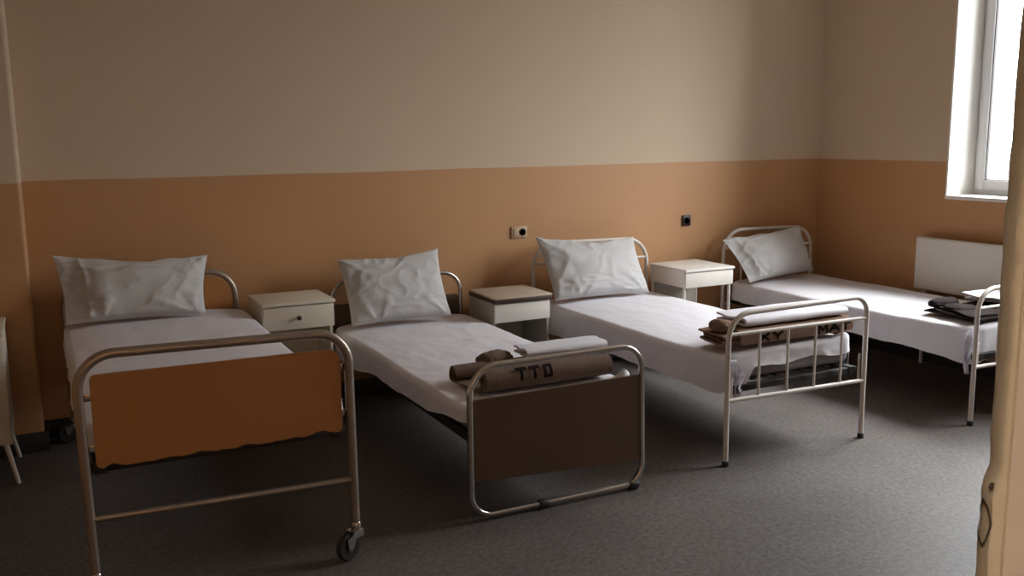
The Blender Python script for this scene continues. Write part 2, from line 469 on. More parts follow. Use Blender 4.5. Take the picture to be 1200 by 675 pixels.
# --- bed 1: orange board, on castors
B1 = (.06, .94, 3.176, 5.19)
x0, x1, yf, yh = B1
bed1 = thing('hospital_bed', 'white made bed with an orange wooden footboard and castors, far left', 'bed', ((x0 + x1) / 2, (yf + yh) / 2, 0), 'beds along the back wall')
def top1(x, y): return .625 + wrinkle(x, y, 11) - .02 * ((x - .5) / .44) ** 4 + .012 * math.exp(-((y - 4.9) / .3) ** 2)
def hem1(x, y, n): return .512 + .012 * nz(x * 4, y * 3, 2) + (.012 if n.y < -.7 else 0)
bed_core(bed1, x0 - .01, x1 + .01, yf + .03, yh - .05, .50, top1, hem1, .495, 11)
fr = fillet([(x0 + .004, yf, .125), (x0 - .004, yf, .862), (x1 - .002, yf, .848), (x1 + .002, yf, .125)], .115, 10)
obj('footboard_frame', tube_bm(fr, .0165, n=14), M['dulltube'], bed1)
obj('footboard_crossbar', tube_bm([(x0 + .012, yf, .318), (x1 - .008, yf, .298)], .0115), M['dulltube'], bed1)
# board with rounded upper corners and a chipped lower edge
def board_outline(xa, xb, za, zb, zc, zd, r, chip=0., sd=0., rl=1.):
    """za/zb bottom left/right, zc/zd top right/left."""
    P = fillet([(xa, 0, za), (xb, 0, zb), (xb, 0, zc), (xa, 0, zd)], [.02, .02, r, r * rl], 8, True)
    out = []
    for i, p in enumerate(P):
        out.append((p.x, p.z))
        q = P[(i + 1) % len(P)]
        if chip and abs(q.x - p.x) > .3 and p.z < (za + zc) / 2:
            N = 60
            for k in range(1, N):
                f = k / N; x = p.x + (q.x - p.x) * f; z = p.z + (q.z - p.z) * f
                c = chip * max(0, nz(x * 13, 3.3, sd)) + chip * .5 * max(0, nz(x * 41, 1.3, sd))
                c += chip * 1.6 * math.exp(-((f - .03) / .03) ** 2) + chip * 1.2 * math.exp(-((f - .93) / .05) ** 2)
                out.append((x, z + c * math.sin(PI * min(1, f * 12, (1 - f) * 12) / 2)))
    return out
obj('footboard_panel', prism_bm(board_outline(x0 + .034, x1 - .034, .487, .487, .79, .795, .045, .012, 3., .45), yf - .008, yf + .008), M['panel_orange'], bed1, False)
for x, sgn in ((x0, 1), (x1, -1)):
    for z in (.55, .72):
        b = bmesh.new(); add_box(b, (min(x + sgn * .012, x + sgn * .06), yf + .008, z - .012), (max(x + sgn * .012, x + sgn * .06), yf + .014, z + .012), .002)
        obj('panel_bracket', b, M['chrome'], bed1)
hd = fillet([(x0 + .01, yh - .03, .1), (x0 + .01, yh - .03, .825), (x1 - .03, yh - .03, .825), (x1 - .03, yh - .03, .1)], .14, 10)
obj('headboard_frame', tube_bm(hd, .015), M['dulltube'], bed1)
obj('headboard_panel', prism_bm(board_outline(x0 + .03, x1 - .05, .5, .5, .79, .79, .11), yh - .037, yh - .023), M['panel_orange'], bed1, False)
def castor(root, x, y, ang, top=.13):
    """Swivel castor trailing in direction ang."""
    u = Vector((math.cos(ang), math.sin(ang), 0)); a = Vector((-u.y, u.x, 0))
    o = Vector((x, y, 0)); R = .05; w = o + u * .042 + Vector((0, 0, R))
    b = bmesh.new()
    add_lathe(b, [(.017, 0), (.019, .006), (.019, .03), (.014, .036)], o + Vector((0, 0, top - .028)), (0, 0, 1), 16)
    for s in (-1, 1):                            # fork cheeks
        prof = [(-.02, top - .028), (.028, top - .03), (.058, R + .035), (.052, R - .008), (.034, R - .01), (.018, R + .028), (-.02, top - .05)]
        A = [b.verts.new(o + u * p + a * (s * .017) + Vector((0, 0, q))) for p, q in prof]
        C = [b.verts.new(o + u * p + a * (s * .0205) + Vector((0, 0, q))) for p, q in prof]
        b.faces.new(A); b.faces.new(C)
        for i in range(len(A)): j = (i + 1) % len(A); b.faces.new((A[i], A[j], C[j], C[i]))
    pl = [b.verts.new(o + u * p + a * q + Vector((0, 0, top - .029))) for p, q in ((-.02, -.02), (.03, -.02), (.03, .02), (-.02, .02))]
    f = b.faces.new(pl); r = bmesh.ops.extrude_face_region(b, geom=[f])
    bmesh.ops.translate(b, vec=(0, 0, .005), verts=[v for v in r['geom'] if isinstance(v, bmesh.types.BMVert)])
    c = obj('castor', b, M['chrome'], root)
    b = bmesh.new()
    add_lathe(b, [(.012, -.014), (.036, -.013), (.044, -.0135), (R - .002, -.010), (R, -.005), (R, .005), (R - .002, .010), (.044, .0135), (.036, .013), (.012, .014)], w, a, 28)
    obj('wheel', b, M['rubber'], c)
    b = bmesh.new(); add_lathe(b, [(.009, -.022), (.012, -.016), (.012, .016), (.009, .022)], w, a, 12); obj('axle', b, M['chrome'], c)
castor(bed1, x1 + .002, yf, math.radians(205)); castor(bed1, x0 + .004, yf, math.radians(250))
castor(bed1, x1 - .03, yh - .03, math.radians(120), .115); castor(bed1, x0 + .01, yh - .03, math.radians(200), .115)

# --- bed 2: chrome loop, dark board
B2 = (1.425, 2.252, 3.239, 5.19)
x0, x1, yf, yh = B2
bed2 = thing('hospital_bed', 'white made bed with a chrome loop foot frame around a dark brown board', 'bed', ((x0 + x1) / 2, (yf + yh) / 2, 0), 'beds along the back wall')
def top2(x, y):
    z = .474 + wrinkle(x, y, 23, .005) - .002 * smooth01((3.9 - y) / .7) - .012 * ((x - 1.84) / .42) ** 4
    z += .075 * gauss(x, y, 2.215, 3.30, .036, .06)
    z -= .006 * gauss(x - .12 * y, y, 1.92 - .12 * 4.4, 4.4, .18, .012) + .005 * gauss(x, y, 1.75, 4.55, .1, .012)
    return z
def hem2(x, y, n):
    return .355 + .05 * smooth01((3.8 - y) / .5) - .05 * smooth01((y - 4.3) / .5) + .012 * nz(x * 5, y * 4, 4)
bed_core(bed2, x0 - .005, x1 + .005, yf + .015, yh - .05, .36, top2, hem2, .355, 23, wave=.009)
lp = fillet([(x0 + .012, yf, .0225), (x1 + .002, yf, .0225), (x1 - .012, yf, .641), (x0 + .012, yf, .638)], [.095, .095, .1, .12], 10, True)
obj('footboard_frame', tube_bm(lp, .0125, n=14, closed=True), M['chrome'], bed2)
bo = board_outline(x0 + .022, x1 - .016, .172, .13, .512, .506, .012)
obj('footboard_panel', prism_bm(bo, yf - .008, yf + .008), M['panel_brown'], bed2, False)
for x in (1.76, 2.205):
    b = bmesh.new(); add_lathe(b, [(.0165, 0), (.0185, .003), (.0185, .042), (.0165, .045)], (x - .02, yf, .0225), (1, 0, 0), 16)
    add_box(b, (x - .02, yf - .012, 0), (x + .02, yf + .012, .012), .002)
    obj('foot_clip', b, M['rubber'], bed2)
hd = fillet([(x0 + .012, yh - .03, 0.), (x0 + .012, yh - .03, .715), (x1 - .012, yh - .03, .715), (x1 - .012, yh - .03, 0.)], .115, 10)
obj('headboard_frame', tube_bm(hd, .0125, n=14), M['chrome'], bed2)
obj('headboard_panel', prism_bm(board_outline(x0 + .028, x1 - .028, .3, .3, .58, .58, .02), yh - .037, yh - .023), M['panel_brown'], bed2, False)

# --- beds 3 and 4: white enamelled tube with upright bars
def white_bed(label, x0, x1, yf, yh, top, hem, sd, zt, wave, group='beds along the back wall'):
    r = thing('hospital_bed', label, 'bed', ((x0 + x1) / 2, (yf + yh) / 2, 0), group)
    s = bed_core(r, x0 + .012, x1 - .012, yf + .012, yh - .05, .385, top, hem, .375, sd, wave=wave)
    R = .0125
    p = fillet([(x0, yf, .012), (x0, yf, zt - .012), (x1, yf, zt), (x1, yf, .012)], [0, .12, .085, 0], 12)
    obj('footboard_frame', tube_bm(p, R, n=14), M['whitetube'], r)
    obj('footboard_rail', tube_bm([(x0 + .005, yf, .622), (x1 - .005, yf, .618)], .009), M['whitetube'], r)
    obj('footboard_rail', tube_bm([(x0 + .005, yf, .312), (x1 - .005, yf, .300)], .0105), M['whitetube'], r)
    for k in range(4):
        x = x0 + (x1 - x0) * (k + 1) / 5 + .012
        obj('footboard_bar', tube_bm([(x, yf, .305), (x, yf, .62)], .0065, n=10), M['whitetube'], r)
    for x in (x0 + .03, x1 - .03):
        obj('rail_hook', box_bm((x - .006, yf + .002, .305), (x + .006, yf + .010, .44), bevel=.003), M['whitetube'], r)
    yq = yh - .03
    p = fillet([(x0, yq, .012), (x0, yq, .853), (x1, yq, .835), (x1, yq, .012)], [0, .16, .16, 0], 12)
    obj('headboard_frame', tube_bm(p, R, n=14), M['whitetube'], r)
    obj('headboard_rail', tube_bm([(x0 + .005, yq, .722), (x1 - .005, yq, .712)], .0085), M['whitetube'], r)
    obj('headboard_rail', tube_bm([(x0 + .005, yq, .33), (x1 - .005, yq, .33)], .0095), M['whitetube'], r)
    for k in range(4):
        x = x0 + (x1 - x0) * (k + 1) / 5
        obj('headboard_bar', tube_bm([(x, yq, .33), (x, yq, .717)], .0065, n=10), M['whitetube'], r)
    for x in (x0, x1):
        for y in (yf, yq):
            b = bmesh.new(); add_lathe(b, [(.012, 0), (.016, .002), (.016, .022), (.0135, .026)], (x, y, 0), (0, 0, 1), 14); obj('foot_cap', b, M['rubber'], r)
    return r, s
B3 = (2.742, 3.604, 3.273, 5.19)
def top3(x, y):
    z = .508 + wrinkle(x, y, 37, .0035) - .018 * abs((x - 3.17) / .43) ** 3 + .02 * smooth01((3.8 - y) / .6)
    z += .03 * gauss(x, y, 3.54, 3.34, .05, .05)
    return z
def hem3(x, y, n):
    z = .325 + .012 * nz(x * 4, y * 4, 6)
    if n.y < -.6:
        t = smooth01((x - 2.85) / .08)
        z = .335 * (1 - t) + t * (.440 + .005 * math.sin((x - 2.9) * 20) + .012 * nz(x * 5, 1, 4) + .012 * (x - 2.9))
    z += -.02 * smooth01((y - 4.2) / .4) * (1 if n.x < -.7 else 0)
    return z
bed3, sheet3 = white_bed('white barred metal bed third from the left, folded brown blanket at its foot', *B3, top3, hem3, 37, .727, .018)
B4 = (4.256, 5.068, 3.146, 5.19)
def top4(x, y): return .505 + wrinkle(x, y, 51, .004) - .016 * abs((x - 4.67) / .42) ** 3 + .015 * smooth01((3.8 - y) / .6)
def hem4(x, y, n): return .338 + .01 * nz(x * 4, y * 4, 9) + .03 * smooth01((y - 4.3) / .6) - (.03 * gauss(x, y, 4.3, 3.2, .1, .1))
bed4, sheet4 = white_bed('white barred metal bed in the corner beside the radiator', *B4, top4, hem4, 51, .73, .016)

# loose twisted corners of the sheets beside the left foot posts
def cloth_tail(bm, pts, w, sd):
    P = [Vector(p) for p in pts]; N = 26; rows = []
    for i in range(N + 1):
        f = i / N * (len(P) - 1); k = min(int(f), len(P) - 2); c = P[k].lerp(P[k + 1], smooth01(f - k))
        a = .8 * math.sin(f * 2.1 + sd); ww = w(i / N)
        d = Vector((math.cos(a), math.sin(a), 0))
        rows.append([bm.verts.new(c + d * (u * ww) + Vector((-d.y, d.x, 0)) * (.012 * math.sin(u * 7 + f * 2 + sd))) for u in [q / 6 - 1 for q in range(13)]])
    for A, B in zip(rows, rows[1:]):
        for q in range(12): bm.faces.new((A[q], A[q + 1], B[q + 1], B[q]))
    bmesh.ops.solidify(bm, geom=bm.faces[:], thickness=.004)
b = bmesh.new(); cloth_tail(b, [(2.80, 3.262 + .035, .50), (2.815, 3.25 + .038, .42), (2.80, 3.29, .36), (2.812, 3.29, .318)], lambda t: .045 - .022 * t + .008 * math.sin(t * 9), 1.)
obj('sheet_corner', b, M['sheet'], sheet3)
b = bmesh.new(); cloth_tail(b, [(4.268, 3.19, .50), (4.262, 3.185, .42), (4.245, 3.19, .34), (4.262, 3.19, .27)], lambda t: .03 - .012 * t + .006 * math.sin(t * 8), 2.3)
obj('sheet_corner', b, M['sheet'], sheet4)

# ---------------------------------------------------------------- pillows
def pillow(label, TL, TR, BL, BR, thick, sd, pinch=.05, flap=.0, flap_side=1, sag=0., dip=0., ears=0.):
    """Soft cushion between four corner points; flap: flat unfilled part of the case at one end."""
    TL, TR, BL, BR = map(Vector, (TL, TR, BL, BR))
    N = 72; bm = bmesh.new()
    nrm = ((TR - TL) + (BR - BL)).cross((TL - BL) + (TR - BR)).normalized()     # towards the camera side
    if nrm.y > 0: nrm = -nrm
    grids = []
    for side in (1, -1):
        G = []
        for j in range(N + 1):
            v = -1 + 2 * j / N; row = []
            for i in range(N + 1):
                u = -1 + 2 * i / N
                uu, vv = u, v
                # sides drawn in between pointed corners
                px = uu * (1 - pinch * (1 - vv * vv) ** 1.0 * abs(uu))
                py = vv * (1 - pinch * .9 * (1 - uu * uu) * abs(vv)) 
                s, t = (px + 1) / 2, (py + 1) / 2
                P = BL * ((1 - s) * (1 - t)) + BR * (s * (1 - t)) + TL * ((1 - s) * t) + TR * (s * t)
                fu = (uu * flap_side + 1) / 2                      # 1 at the flap end
                e = 1.
                if flap: e = smooth01((1 - fu) / max(flap * 1.6, 1e-3)) * .93 + .07
                body = (max(0, 1 - uu ** 2) ** .55) * (max(0, 1 - vv ** 2) ** .5)
                h = thick * body * e * (1 + .25 * (-vv) * sag)
                fx, fy = u + .35 * nz(u * 1.5, v * 1.5, sd + 9), v + .35 * nz(u * 1.4, v * 1.6, sd + 12)
                wr = .011 * nz(fx * 1.8, fy * 1.7, sd)
                ridge = 1 - abs(nz(fx * 1.5 + fy * 1.0, fy * 2.0 - fx * 1.3, sd + 2)) * 1.7
                wr += .0085 * max(0, ridge) ** 2 * (1.1 - .5 * body)
                ridge = 1 - abs(nz(fx * 2.6 - fy * 1.4, fy * 2.3 + fx * 1.8, sd + 6)) * 1.9
                wr += .0045 * max(0, ridge) ** 2
                # pleats running in from the closed end and the corners
                wr += .008 * max(0, math.sin(7 * math.atan2(v - 1.02, u + 1.02 * flap_side) + sd)) * math.exp(-((u + .8 * flap_side) / .5) ** 2) * (1 - body * .5)
                wr += .009 * max(0, math.sin(8 * math.atan2(v + 1.05, u - .9) + sd * 2)) * math.exp(-((u - .6) / .4) ** 2 - ((v + .7) / .5) ** 2)
                wr += .009 * max(0, math.sin(8 * math.atan2(v + 1.1, u + .5) + sd * 3)) * math.exp(-((u + .5) / .35) ** 2 - ((v + .6) / .5) ** 2)
                if flap: wr += .016 * math.exp(-(((fu - (1 - flap)) + .03 * nz(v * 2, sd)) / .018) ** 2) * (.5 + .5 * nz(v * 1.3, sd, 4))
                ed = min(1., (1 - abs(uu)) * 12, (1 - abs(vv)) * 12)
                P = P + nrm * side * h + nrm * wr * ed
                P.z -= dip * math.exp(-((u - .1) / .45) ** 2) * max(0, v) ** 3
                P.z += .010 * nz(u * 3.3, sd, 3) * max(0, v) ** 3 + ears * max(0, v) ** 3 * abs(u) ** 5 * .5
                row.append(P)
            G.append(row)
        grids.append(G)
    V = [[[None] * (N + 1) for _ in range(N + 1)] for _ in (0, 1)]
    for s in (0, 1):
        for j in range(N + 1):
            for i in range(N + 1):
                edge = i in (0, N) or j in (0, N)
                if s == 1 and edge: V[1][j][i] = V[0][j][i]
                else: V[s][j][i] = bm.verts.new(grids[s][j][i])
    for s in (0, 1):
        for j in range(N):
            for i in range(N):
                q = (V[s][j][i], V[s][j][i + 1], V[s][j + 1][i + 1], V[s][j + 1][i])
                bm.faces.new(q if s == 0 else q[::-1])
    o = obj('pillow', bm, M['pillow'], smooth=True)
    return tag(o, label, 'pillow', 'pillows on the beds')
pillow('white pillow with a folded case end, on the bed with the orange footboard', (.035, 5.07, .960), (.765, 5.07, .915), (.065, 4.90, .652), (.712, 4.90, .648), .075, 3., .05, .16, -1, .6, .02, ears=.03)
pillow('white pillow, creased at its lower left, on the bed with the dark brown footboard', (1.455, 5.07, .845), (2.065, 5.08, .868), (1.475, 4.90, .498), (2.070, 4.90, .505), .085, 14., .05, .0, 1, .8, .012, ears=.015)
pillow('plump white pillow with a pointed left corner, on the third bed from the left', (2.71, 5.07, .892), (3.435, 5.07, .850), (2.755, 4.90, .526), (3.45, 4.90, .520), .095, 27., .05, .0, 1, .6, .018, ears=.03)
pillow('white pillow tilted up at its right corner, on the bed in the corner', (4.17, 5.07, .800), (4.885, 5.09, .858), (4.25, 4.87, .522), (4.91, 4.96, .545), .09, 41., .06, .12, -1, .5, .008)

# ---------------------------------------------------------------- blankets and folded sheets
def strip_bm(center, thick, xa, xb, nx=40, amp=.004, sd=0., skew=None):
    """A thick layer following a (y, z) centre line, extended along X between xa(f) and xb(f)."""
    C = [Vector((0, y, z)) for y, z in center]; n = len(C)
    bm = bmesh.new(); rows = []
    for i in range(n):
        t = (C[min(i + 1, n - 1)] - C[max(i - 1, 0)]).normalized(); nv = Vector((0, -t.z, t.y))
        f = i / (n - 1)
        a = xa(f) if callable(xa) else xa; b = xb(f) if callable(xb) else xb
        up, dn = [], []
        for k in range(nx + 1):
            g = k / nx; x = a + (b - a) * g
            w = amp * (nz(x * 5, f * 9, sd) + .5 * nz(x * 13, f * 20, sd + 2))
            sk = skew(x, f) if skew else Vector((0, 0, 0))
            th = thick * (.75 + .25 * min(1, g * 14, (1 - g) * 14))
            base = Vector((x + .004 * nz(f * 12, sd, 4) * (1 if g in (0, 1) else 0), 0, 0)) + C[i] + sk
            up.append(bm.verts.new(base + nv * (th / 2 + w))); dn.append(bm.verts.new(base - nv * (th / 2 - w)))
        rows.append((up, dn))
    for (u0, d0), (u1, d1) in zip(rows, rows[1:]):
        for k in range(nx):
            bm.faces.new((u0[k], u0[k + 1], u1[k + 1], u1[k])); bm.faces.new((d0[k], d1[k], d1[k + 1], d0[k + 1]))
        bm.faces.new((u0[0], u1[0], d1[0], d0[0])); bm.faces.new((u0[nx], d0[nx], d1[nx], u1[nx]))
    for u, d in (rows[0], rows[-1]):
        for k in range(nx): bm.faces.new((u[k], d[k], d[k + 1], u[k + 1]))
    return bm

def spiral(cy, cz, r0, r1, a0, a1, n=60):
    return [(cy + (r0 + (r1 - r0) * k / n) * math.cos(a0 + (a1 - a0) * k / n), cz + (r0 + (r1 - r0) * k / n) * math.sin(a0 + (a1 - a0) * k / n)) for k in range(n + 1)]

GLYPH = {   # strokes in a unit box
    'T': [((0, 1), (1, 1)), ((.5, 1), (.5, 0))],
    'O': [((.15, 0), (.85, 0)), ((.85, 0), (.85, 1)), ((.85, 1), (.15, 1)), ((.15, 1), (.15, 0))],
    'M': [((.05, 0), (.05, 1)), ((.05, 1), (.5, .3)), ((.5, .3), (.95, 1)), ((.95, 1), (.95, 0))],
    'A': [((0, 0), (.5, 1)), ((.5, 1), (1, 0)), ((.22, .35), (.78, .35))],
    'X': [((0, 0), (1, 1)), ((0, 1), (1, 0))],
    'Y': [((0, 1), (.5, .5)), ((1, 1), (.5, .5)), ((.5, .5), (.5, 0))],
}
def letters_bm(text, x, w, gap, v0, v1, lw, mapf):
    """Stencilled letters laid on a surface: mapf(x, v) gives the point."""
    bm = bmesh.new()
    for ch in text:
        for (a, b) in GLYPH[ch]:
            A = Vector((x + a[0] * w, v0 + a[1] * (v1 - v0))); B = Vector((x + b[0] * w, v0 + b[1] * (v1 - v0)))
            d = (B - A).normalized(); p = Vector((-d.y, d.x)) * lw / 2; A = A - d * lw * .4; B = B + d * lw * .4
            n = 10; prev = None
            for k in range(n + 1):
                c = A.lerp(B, k / n)
                cur = [bm.verts.new(mapf(*(c + p * s))) for s in (-1, 0, 1)]
                if prev:
                    for s in (0, 1): bm.faces.new((prev[s], prev[s + 1], cur[s + 1], cur[s]))
                prev = cur
        x += w + gap
    return bm

# blanket on bed 2: a roll in front, a second fold behind it
RC = (3.395, .536); RR = .045
cl = spiral(RC[0], RC[1], .010, RR, PI * .2, PI * 1.5 + 4 * PI, 110)
cl += [(3.395 + .19 * k / 6, RC[1] - RR - .001) for k in range(1, 7)]
cl += spiral(3.59, .5265, .0365, .010, -PI / 2, PI * 2.6, 80)[1:]
def xa2(f): return 1.565 if f < .52 else 1.565 - .05 * smooth01((f - .52) / .1) + .05 * smooth01((f - .72) / .28)
b2l = obj('blanket', strip_bm(cl, .0125, xa2, 2.17, 44, .0025, 5.), M['blanket_grey'])
tag(b2l, 'grey brown blanket rolled up on the bed with the dark brown footboard', 'blanket', 'folded blankets at the bed feet')
def on_roll(x, v):   # v: height along the arc, from the front centre upward
    a = PI - v / (RR + .0125 / 2); r = RR + .0125 / 2 + .0035
    return Vector((x, RC[0] + r * math.cos(a), RC[1] + r * math.sin(a)))
obj('stencil_lettering', letters_bm('TTO', 1.70, .042, .020, -.002, .040, .014, on_roll), M['ink'], b2l)
# end of the blanket lying bunched behind the roll
b = bmesh.new()
N, K = 40, 22
def lump(cx, cy, cz, lx, ly, lz, sd, tilt=0.):
    bm = bmesh.new()
    bmesh.ops.create_uvsphere(bm, u_segments=48, v_segments=28, radius=1.)
    for v in bm.verts:
        p = v.co.copy(); k = 1 + .16 * nz(p.x * 1.7, p.y * 1.7, sd + p.z) + .07 * nz(p.x * 4, p.y * 4, sd + p.z * 4)
        q = Vector((math.copysign(abs(p.x) ** .75, p.x) * lx, math.copysign(abs(p.y) ** .8, p.y) * ly, p.z * lz)) * k
        q.z = max(q.z, -lz * .8)
        q = Matrix.Rotation(tilt, 3, 'Z') @ q
        v.co = q + Vector((cx, cy, cz))
    return bm
obj('blanket_end', lump(1.735, 3.63, .558, .085, .052, .034, 3., .1), M['blanket_grey'], b2l)

def slab_sheet(label, prof, thick, xa, xb, sd, amp=.004):
    o = obj('folded_sheet', strip_bm(prof, thick, xa, xb, 44, amp, sd), M['sheet'])
    return tag(o, label, 'sheet', 'folded sheets at the bed feet')
# white sheet laid over the back of the roll: a doubled layer with a soft fold at its front
ZS2 = .582
pf = [(3.63 - .12 * k / 10, ZS2 + .002 * math.sin(k * .8)) for k in range(11)]
pf += spiral(3.51, ZS2 + .0105, .0105, .0105, -PI / 2, -PI * 1.5, 10)[1:]
pf += [(3.51 + .12 * k / 10, ZS2 + .021 + .002 * math.sin(k)) for k in range(1, 11)]
slab_sheet('white folded sheet lying on the rolled grey brown blanket', pf, .013, lambda f: 1.83, lambda f: 2.225 + .02 * f, 9., .003)

# blanket on bed 3: folded pad with a roll-shaped left end, lettering on the front face
Z3 = .548
cl = []
layers = 4; y0_, y1_, lt = 3.345, 3.57, .0128
for k in range(layers):
    z = Z3 + lt * (k + .5)
    ys = [y0_ + .016 + (y1_ - y0_ - .032) * q / 12 for q in range(13)]
    cl += [(y, z) for y in (ys if k % 2 else ys[::-1])]
    if k < layers - 1:
        yy = y1_ - .016 if k % 2 else y0_ + .016
        s = 1 if k % 2 else -1
        cl += [(yy + s * .007 * math.sin(a), z + lt / 2 - lt / 2 * math.cos(a)) for a in [PI * q / 8 for q in range(1, 8)]]
def xa3(f): return 2.80 - .035 * math.sin(f * 9) * (1 - f * .3)
b3l = obj('blanket', strip_bm(cl, .0118, xa3, 3.575, 44, .0025, 15.), M['blanket_brown'])
tag(b3l, 'brown wool blanket with dark lettering folded at the foot of the third bed', 'blanket', 'folded blankets at the bed feet')
cover = [(3.52 - .16 * k / 8, Z3 + lt * 4 + .012) for k in range(9)]
cover += [(3.36 - .032 * math.sin(a), Z3 + lt * 4 + .012 - .02 + .02 * math.cos(a)) for a in [PI / 2 * q / 6 for q in range(1, 7)]]
cover += [(3.328, Z3 + lt * 4 - .008 - .042 * k / 6) for k in range(1, 7)]
obj('blanket_flap', strip_bm(cover, .011, 2.86, 3.57, 40, .003, 31.), M['blanket_brown'], b3l)
def on_front(x, z): return Vector((x, 3.328 - .0055 - .0055, z))
obj('stencil_lettering', letters_bm('XY', 2.965, .055, .028, .562, .594, .014, on_front), M['ink'], b3l)
obj('stencil_lettering', letters_bm('MAT', 3.335, .055, .020, .563, .596, .014, on_front), M['ink'], b3l)
obj('blanket_end', lump(2.832, 3.43, .628, .052, .06, .030, 8.), M['blanket_brown'], b3l)
zt3 = Z3 + lt * 4 + .033
pf = [(3.575 - .205 * k / 12, zt3 + .002 * math.sin(k * .9)) for k in range(13)]
pf += spiral(3.37, zt3 + .012, .012, .012, -PI / 2, -PI * 1.5, 10)[1:]
pf += [(3.37 + .205 * k / 12, zt3 + .024 + .004 * math.sin(k * .7)) for k in range(1, 13)]
slab_sheet('white folded sheet lying on the lettered brown blanket', pf, .014, lambda f: 2.915, lambda f: 3.565, 19., .004)

# blanket on bed 4: dark, loosely folded
Z4 = .528
cl = []; lt = .0110; y0_, y1_ = 3.20, 3.58
for k in range(3):
    z = Z4 + lt * (k + .5)
    ys = [y0_ + .014 + (y1_ - y0_ - .028 - .05 * k) * q / 14 for q in range(15)]
    cl += [(y, z) for y in (ys if k % 2 else ys[::-1])]
    if k < 2:
        yy = cl[-1][0]; s = 1 if k % 2 else -1
        cl += [(yy + s * .011 * math.sin(a), z + lt / 2 - lt / 2 * math.cos(a)) for a in [PI * q / 8 for q in range(1, 8)]]
def sk4(x, f): return Vector((0, 0, .012 * max(0, nz(x * 6, f * 5, 3)) * smooth01((f - .7) / .1)))
b4l = obj('blanket', strip_bm(cl, .0105, lambda f: 4.37 + .05 * math.sin(f * 11) * f, 5.02, 50, .004, 21., sk4), M['blanket_dark'])
tag(b4l, 'dark brown blanket loosely folded at the foot of the corner bed', 'blanket', 'folded blankets at the bed feet')
obj('blanket_end', lump(4.51, 3.55, Z4 + .040, .12, .05, .028, 5., .15), M['blanket_dark'], b4l)
obj('blanket_end', lump(4.47, 3.40, Z4 + .038, .085, .09, .018, 9., -.3), M['blanket_dark'], b4l)
ZS4 = .583
pf = [(3.53 - .24 * k / 12, ZS4 + .003 * math.sin(k * .9)) for k in range(13)]
pf += spiral(3.29, ZS4 + .011, .011, .011, -PI / 2, -PI * 1.5, 10)[1:]
pf += [(3.29 + .24 * k / 12, ZS4 + .022 + .006 * smooth01(k / 12) + .004 * math.sin(k * .7)) for k in range(1, 13)]
slab_sheet('white folded sheet lying on the dark blanket of the corner bed', pf, .013, lambda f: 4.655 + .03 * math.sin(f * 5), lambda f: 5.02, 29., .004)

